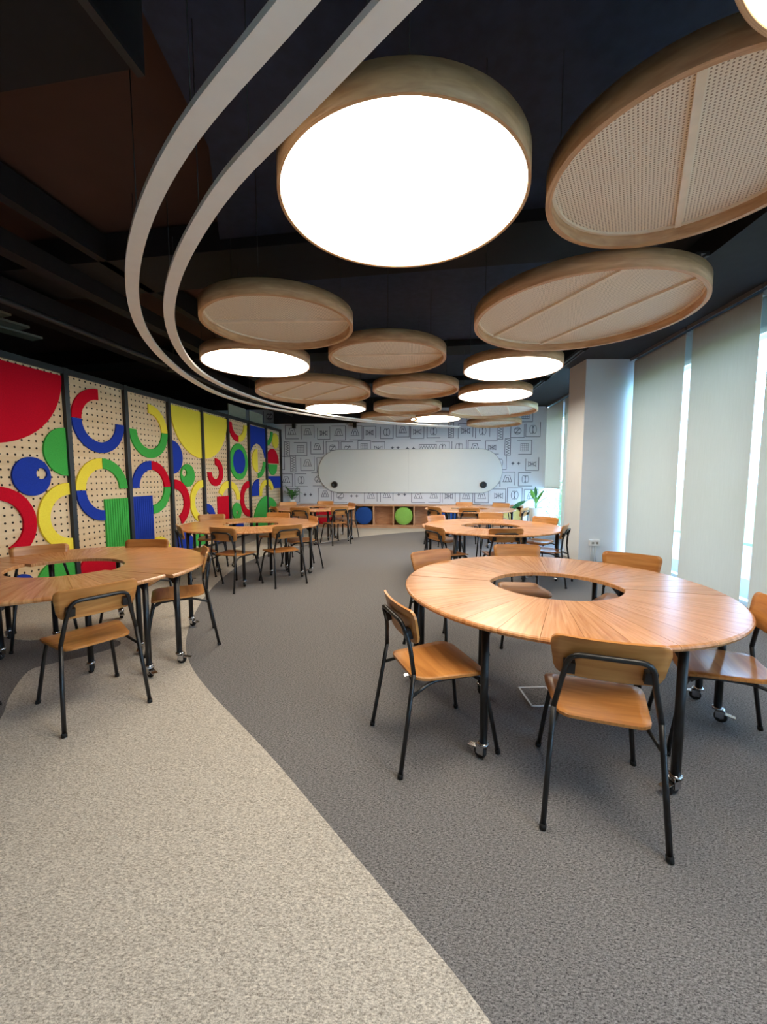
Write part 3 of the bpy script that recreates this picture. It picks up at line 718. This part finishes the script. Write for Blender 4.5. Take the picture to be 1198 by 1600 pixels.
TR1, TR2, TR3 = (1.15, 2.68), (1.58, 5.96), (1.94, 9.15)
TL1, TL2, TL3 = (-2.55, 3.22), (-2.035, 6.2), (-1.66, 9.5)
FR, MRt, BRt = 'the front right ring table', 'the middle right ring table', 'the back right ring table'
FL, MLt, BLt = 'the front left ring table', 'the middle left ring table', 'the back left ring table'
CH = [  # x, y, heading, label
 (.285, 2.17, 19, 'oak chair seen from its side, at the aisle side of ' + FR),
 (.975, 1.78, 71, 'oak chair nearest the camera, back turned, at ' + FR),
 (1.83, 2.14, 158, 'oak chair cut by the right edge, seat under ' + FR),
 (.53, 3.33, -58, 'oak chair with only its pale back showing, far left of ' + FR),
 (1.25, 3.60, -94, 'oak chair at the far side of ' + FR + ', facing the camera'),
 (1.94, 3.19, -129, 'oak chair beside the blinds, far right of ' + FR),
 (.85, 5.35, 28, 'oak chair at the aisle side of ' + MRt),
 (1.54, 5.26, 88, 'oak chair with its back to the camera at ' + MRt),
 (2.27, 5.56, 146, 'oak chair seen edge on beside the column at ' + MRt),
 (1.0, 6.54, -52, 'oak chair with pale back at the far left of ' + MRt),
 (1.85, 6.88, -98, 'oak chair at the far side of ' + MRt),
 (2.42, 6.31, -139, 'oak chair at the far right of ' + MRt),
 (1.25, 8.68, 34, 'oak chair at the aisle side of ' + BRt),
 (1.76, 8.46, 87, 'oak chair with its back to the camera at ' + BRt),
 (2.75, 8.50, 140, 'oak chair in front of the window at ' + BRt),
 (2.02, 9.92, -90, 'oak chair at the far side of ' + BRt + ', left of two'),
 (2.72, 9.62, -125, 'oak chair at the far side of ' + BRt + ', right of two'),
 (-1.89, 2.53, 142, 'oak chair with its back to the camera at ' + FL),
 (-1.80, 3.50, 208, 'oak chair seen edge on at the aisle end of ' + FL),
 (-2.41, 3.90, -88, 'oak chair before the ribbed blue felt at ' + FL),
 (-3.08, 3.60, -50, 'oak chair before the red and yellow felt arcs at ' + FL),
 (-2.76, 2.30, 75, 'oak chair mostly cut off by the left edge at ' + FL),
 (-1.97, 5.33, 68, 'oak chair with its back to the camera, left one at ' + MLt),
 (-1.41, 5.57, 128, 'oak chair with its back to the camera, right one at ' + MLt),
 (-1.33, 6.45, 208, 'oak chair at the aisle end of ' + MLt),
 (-2.54, 5.50, 34, 'oak chair near the black post at the left of ' + MLt),
 (-2.84, 6.68, -68, 'oak chair by the peg boards at the far left of ' + MLt),
 (-1.9, 7.02, -95, 'oak chair at the far side of ' + MLt),
 (-1.70, 8.62, 80, 'oak chair with its back to the camera, left one at ' + BLt),
 (-1.06, 8.84, 126, 'oak chair with its back to the camera, right one at ' + BLt),
 (-.96, 9.75, 208, 'oak chair at the aisle end of ' + BLt),
 (-2.16, 8.78, 34, 'oak chair near the peg boards at the left of ' + BLt),
 (-2.33, 10.02, -68, 'oak chair below the plant at the far left of ' + BLt),
 (-1.53, 10.38, -93, 'oak chair facing the camera at the far side of ' + BLt),
]
proto = make_chair()
for i, (x, y, a_, lb) in enumerate(CH):
    o = proto if i == 0 else copy_tree(proto)
    o.location = (x, y, .003); o.rotation_euler = (0, 0, R(a_ - 90))
    tag(o, lb, 'chair', 'oak chairs around the ring tables')

# ------------------------------------------------------------------ half ring tables
RO, TOP, TH = 1.0, .74, .026
def r_in(ph): return .077*math.sin(ph) + math.sqrt(.427**2 - (.077*math.cos(ph))**2)
NW = 16
def wedge(k):
    a0, a1 = 180 + 180*k/NW + .06, 180 + 180*(k+1)/NW - .06
    n = 5; mb = MB(); rows = []
    for j in range(n+1):
        ph = R(a0 + (a1-a0)*j/n); c, s = math.cos(ph), math.sin(ph); ri = r_in(ph)
        prof = [(ri, TOP-TH), (ri, TOP-.004), (ri+.004, TOP), (RO-.014, TOP), (RO-.004, TOP-.005), (RO, TOP-.013), (RO-.006, TOP-TH)]
        rows.append([(mb.vert((r*c, r*s, z)), r, j/n*.2) for r, z in prof])
    m = len(rows[0])
    for p, q in zip(rows, rows[1:]):
        for i in range(m):
            e = (i+1) % m; f4 = (p[i], p[e], q[e], q[i])
            mb.face([v[0] for v in f4][::-1], 0, False, [(v[1], v[2]) for v in f4][::-1])
    mb.face([v[0] for v in rows[0]][::1], 0, False, [(v[1], 0) for v in rows[0]])
    mb.face([v[0] for v in rows[-1]][::-1], 0, False, [(v[1], 0) for v in rows[-1]][::-1])
    return mb.mesh('veneer_wedge', 'table_wood')
WM = [wedge(k) for k in range(NW)]
legm = MB(); legm.tube([(0,0,.085), (0,0,TOP-TH-.006)], .0205, 14)
legm.lathe([(0, TOP-TH-.006), (.05, TOP-TH-.006), (.05, TOP-TH), (0, TOP-TH)], 16)
LEG = legm.mesh('leg', 'black_metal')
gus = MB(); gus.prism([(.015, TOP-TH-.006), (.085, TOP-TH-.006), (.015, TOP-TH-.085)], -.004, .004); GUS = gus.mesh('gusset', 'black_metal')
cs = MB()   # caster: fork, brake pedal, wheel
cs.lathe([(0, .075), (.028, .075), (.028, .088), (0, .088)], 16, 0)
cs.box((-.010, -.022, .03), (.030, -.017, .078), 0); cs.box((-.010, .017, .03), (.030, .022, .078), 0)
cs.box((-.012, -.022, .068), (.034, .022, .078), 0)
cs.box((.02, -.018, .058), (.074, .018, .063), 0, Matrix.Rotation(R(12), 4, 'Y')); CAST = cs.mesh('caster', 'chrome')
wm = MB(); MW = Matrix.Translation((.016, -.014, .033)) @ Matrix.Rotation(R(-90), 4, 'X')
wm.lathe([(.008, 0), (.018, .001), (.028, .0), (.033, .006), (.033, .022), (.028, .028), (.018, .027), (.008, .028)], 20, 0, MW); WHEEL = wm.mesh('caster_wheel', 'rubber')
hm = MB(); hm.lathe([(0, -.003), (.013, -.003), (.013, .031), (0, .031)], 12, 0, MW); HUB = hm.mesh('wheel_hub', 'chrome')
def half_table(c, rz, shift, label):
    d = Vector((math.cos(rz), math.sin(rz), 0))
    t = empty('half_ring_table', Vector((c[0], c[1], .003)) + d*shift + Vector((d.y, -d.x, 0))*.004, rz)
    tag(t, label, 'table', 'half ring tables on casters')
    top = empty('table_top'); top.parent = t
    for k in range(NW): put('veneer_wedge', WM[k], top)
    ap = MB(); rr = .955
    rows = []
    for j in range(25):
        ph = R(186 + 168*j/24); rows.append([ap.vert((r*math.cos(ph), r*math.sin(ph), z)) for r, z in ((rr-.02, TOP-TH-.03), (rr-.02, TOP-TH), (rr, TOP-TH), (rr, TOP-TH-.03))])
    for p, q in zip(rows, rows[1:]):
        for i in range(4): ap.face((p[i], p[(i+1)%4], q[(i+1)%4], q[i]))
    for (r, ph) in ((.925, 187), (.925, 242), (.925, 298), (.925, 353), (.50, 202), (.50, 338)):
        x, y = r*math.cos(R(ph)), r*math.sin(R(ph))
        l = put('leg', LEG, t, (x, y, 0), R(ph + 180))
        put('gusset', GUS, l)
        ca = R(random.uniform(0, 360))
        put('caster', CAST, l, (0,0,0), ca); put('caster_wheel', WHEEL, l, (0,0,0), ca); put('wheel_hub', HUB, l, (0,0,0), ca)
for c, nm, sh_ in ((TR1, FR, .0), (TR2, MRt, .01), (TR3, BRt, 0), (TL1, FL, .03), (TL2, MLt, .02), (TL3, BLt, 0)):
    half_table(c, R(-15), -sh_, 'wooden half ring table on casters, nearer half of ' + nm)
    half_table(c, R(165), -sh_, 'wooden half ring table on casters, farther half of ' + nm)

# ------------------------------------------------------------------ small things
# floor box under the front right table
fb = empty('floor_box', (1.04, 2.6, .003), R(2)); tag(fb, 'flush metal floor box under the front right table', 'floor box')
m = MB(); w, h_ = .10, .12
for a_, b_ in (((-w,-h_),(w,-h_+.012)), ((-w,h_-.012),(w,h_)), ((-w,-h_),(-w+.012,h_)), ((w-.012,-h_),(w,h_))): m.box((a_[0],a_[1],0), (b_[0],b_[1],.004))
m.build('rim', 'plastic_white', fb); MB().box((-w+.012,-h_+.012,0), (w-.012,h_-.012,.002)).build('lid', 'carpet_dark', fb)
# socket on the column
so = empty('socket_box', (3.60, 6.92, .0)); tag(so, 'white socket box with cables low on the white column', 'socket')
MB().box((-.07, -.045, .28), (.10, 0, .38)).build('box', 'plastic_white', so)
for x in (-.02, .05): MB().box((x-.018, -.05, .31), (x+.018, -.045, .35)).build('outlet', 'board_edge', so)
for x in (-.04, .0, .04): MB().tube([(x, -.02, .285), (x, -.02, .15), (x+.01, -.02, 0)], .008, 8).build('cable', 'plastic_white', so)

# plants
def leaf(mb, base, dirv, L, W, droop, n=6, fold=.25, roll=0):
    dirv = Vector(dirv).normalized(); side = dirv.cross(Vector((0,0,1)))
    side = side.normalized() if side.length > .1 else Vector((1,0,0)); p = Vector(base); rows = []
    side = Matrix.Rotation(R(roll), 3, dirv) @ side
    d = dirv.copy()
    for k in range(n+1):
        t = k/n; w = W*math.sin(math.pi*min(1, t*.92+.08))**.8*(1-.25*t)
        up = side.cross(d).normalized()
        rows.append((mb.vert(p - side*w + up*w*fold), mb.vert(p), mb.vert(p + side*w + up*w*fold)))
        p = p + d*L/n; d = (d + Vector((0,0,-droop/n))).normalized()
    for a_, b_ in zip(rows, rows[1:]):
        mb.face((a_[0], a_[1], b_[1], b_[0]), 0, True); mb.face((a_[1], a_[2], b_[2], b_[1]), 0, True)
def plant(name, loc, pot_r, pot_h, leaves, label, mats=('leaf',)):
    t = empty(name, loc); tag(t, label, 'plant')
    MB().lathe([(0,0), (pot_r*.75,0), (pot_r,pot_h), (pot_r*.9,pot_h), (pot_r*.85,pot_h*.9), (0,pot_h*.9)], 24).build('pot', 'pot', t)
    for (a_, el, stem, L, W, dr, mi, *rest) in leaves:
        d = Vector((math.cos(R(a_))*math.cos(R(el)), math.sin(R(a_))*math.cos(R(el)), math.sin(R(el))))
        b0 = Vector((0,0,pot_h*.88)); b1 = b0 + Vector((d.x*.25, d.y*.25, 1)).normalized()*stem*.6; b2 = b1 + d*stem*.4
        MB().tube([b0, b1, b2], .006, 6).build('stem', mats[mi], t)
        mb = MB(); leaf(mb, b2, d, L, W, dr, roll=rest[0] if rest else 0); mb.build('leaf', mats[mi], t)
v = BW_O + BW_D * -2.72
rl = random.Random(3)
plant('potted_plant', (v.x + .05, v.y - .34, SH_H), .09, .13, [(rl.uniform(0,360), rl.uniform(5,60), rl.uniform(.12,.42), rl.uniform(.09,.15), rl.uniform(.04,.06), rl.uniform(.3,1.0), rl.randrange(2)) for _ in range(40)],
      'bushy green potted plant on the shelf in the back left corner', ('leaf', 'leaf_mid'))
v = BW_O + BW_D * 4.12
plant('potted_plant', (v.x, v.y - .62, .003), .19, .62, [(184, -28, .62, .50, .085, .10, 0, 62), (190, 70, .34, .26, .06, .3, 1, 60), (300, 78, .2, .28, .06, .2, 1, 40), (20, 62, .30, .34, .06, .6, 1), (250, 55, .22, .28, .05, .7, 1), (-30, 40, .3, .3, .06, .6, 0), (80, 75, .36, .3, .05, .3, 0)],
      'tall potted plant with one long dark leaf in the back right corner', ('leaf', 'leaf_bright'))
# shrubs outside the far window
for i, (x, y, s_) in enumerate(((5.45, 12.5, .95), (5.9, 13.3, 1.1), (6.6, 15.0, 1.2), (6.2, 12.2, .9))):
    t = empty('garden_shrub', (x, y, -.25)); tag(t, ['leafy garden shrub outside the far window, nearest the glass', 'leafy garden shrub outside the far window, second from the glass', 'leafy garden shrub outside the far window, farthest', 'leafy garden shrub outside the far window, right side'][i], 'shrub', 'shrubs outside')
    for k in range(5):
        a_ = R(72*k + 20*i); MB().tube([(0,0,0), (.08*math.cos(a_), .08*math.sin(a_), .5*s_), (.25*math.cos(a_), .25*math.sin(a_), 1.1*s_)], .012, 6).build('stem', 'leaf', t)
    mb = MB()
    for k in range(160):
        a_ = rl.uniform(0, 360); el = rl.uniform(-10, 80); rr = rl.uniform(.1, .5)*s_
        leaf(mb, (rr*math.cos(R(a_)), rr*math.sin(R(a_)), rl.uniform(.25, 1.35)*s_), (math.cos(R(a_)), math.sin(R(a_)), math.tan(R(min(el, 70)))), .2, .045, .5, 3)
    tag(mb.build('foliage', 'leaf_bright', t), kind='stuff')
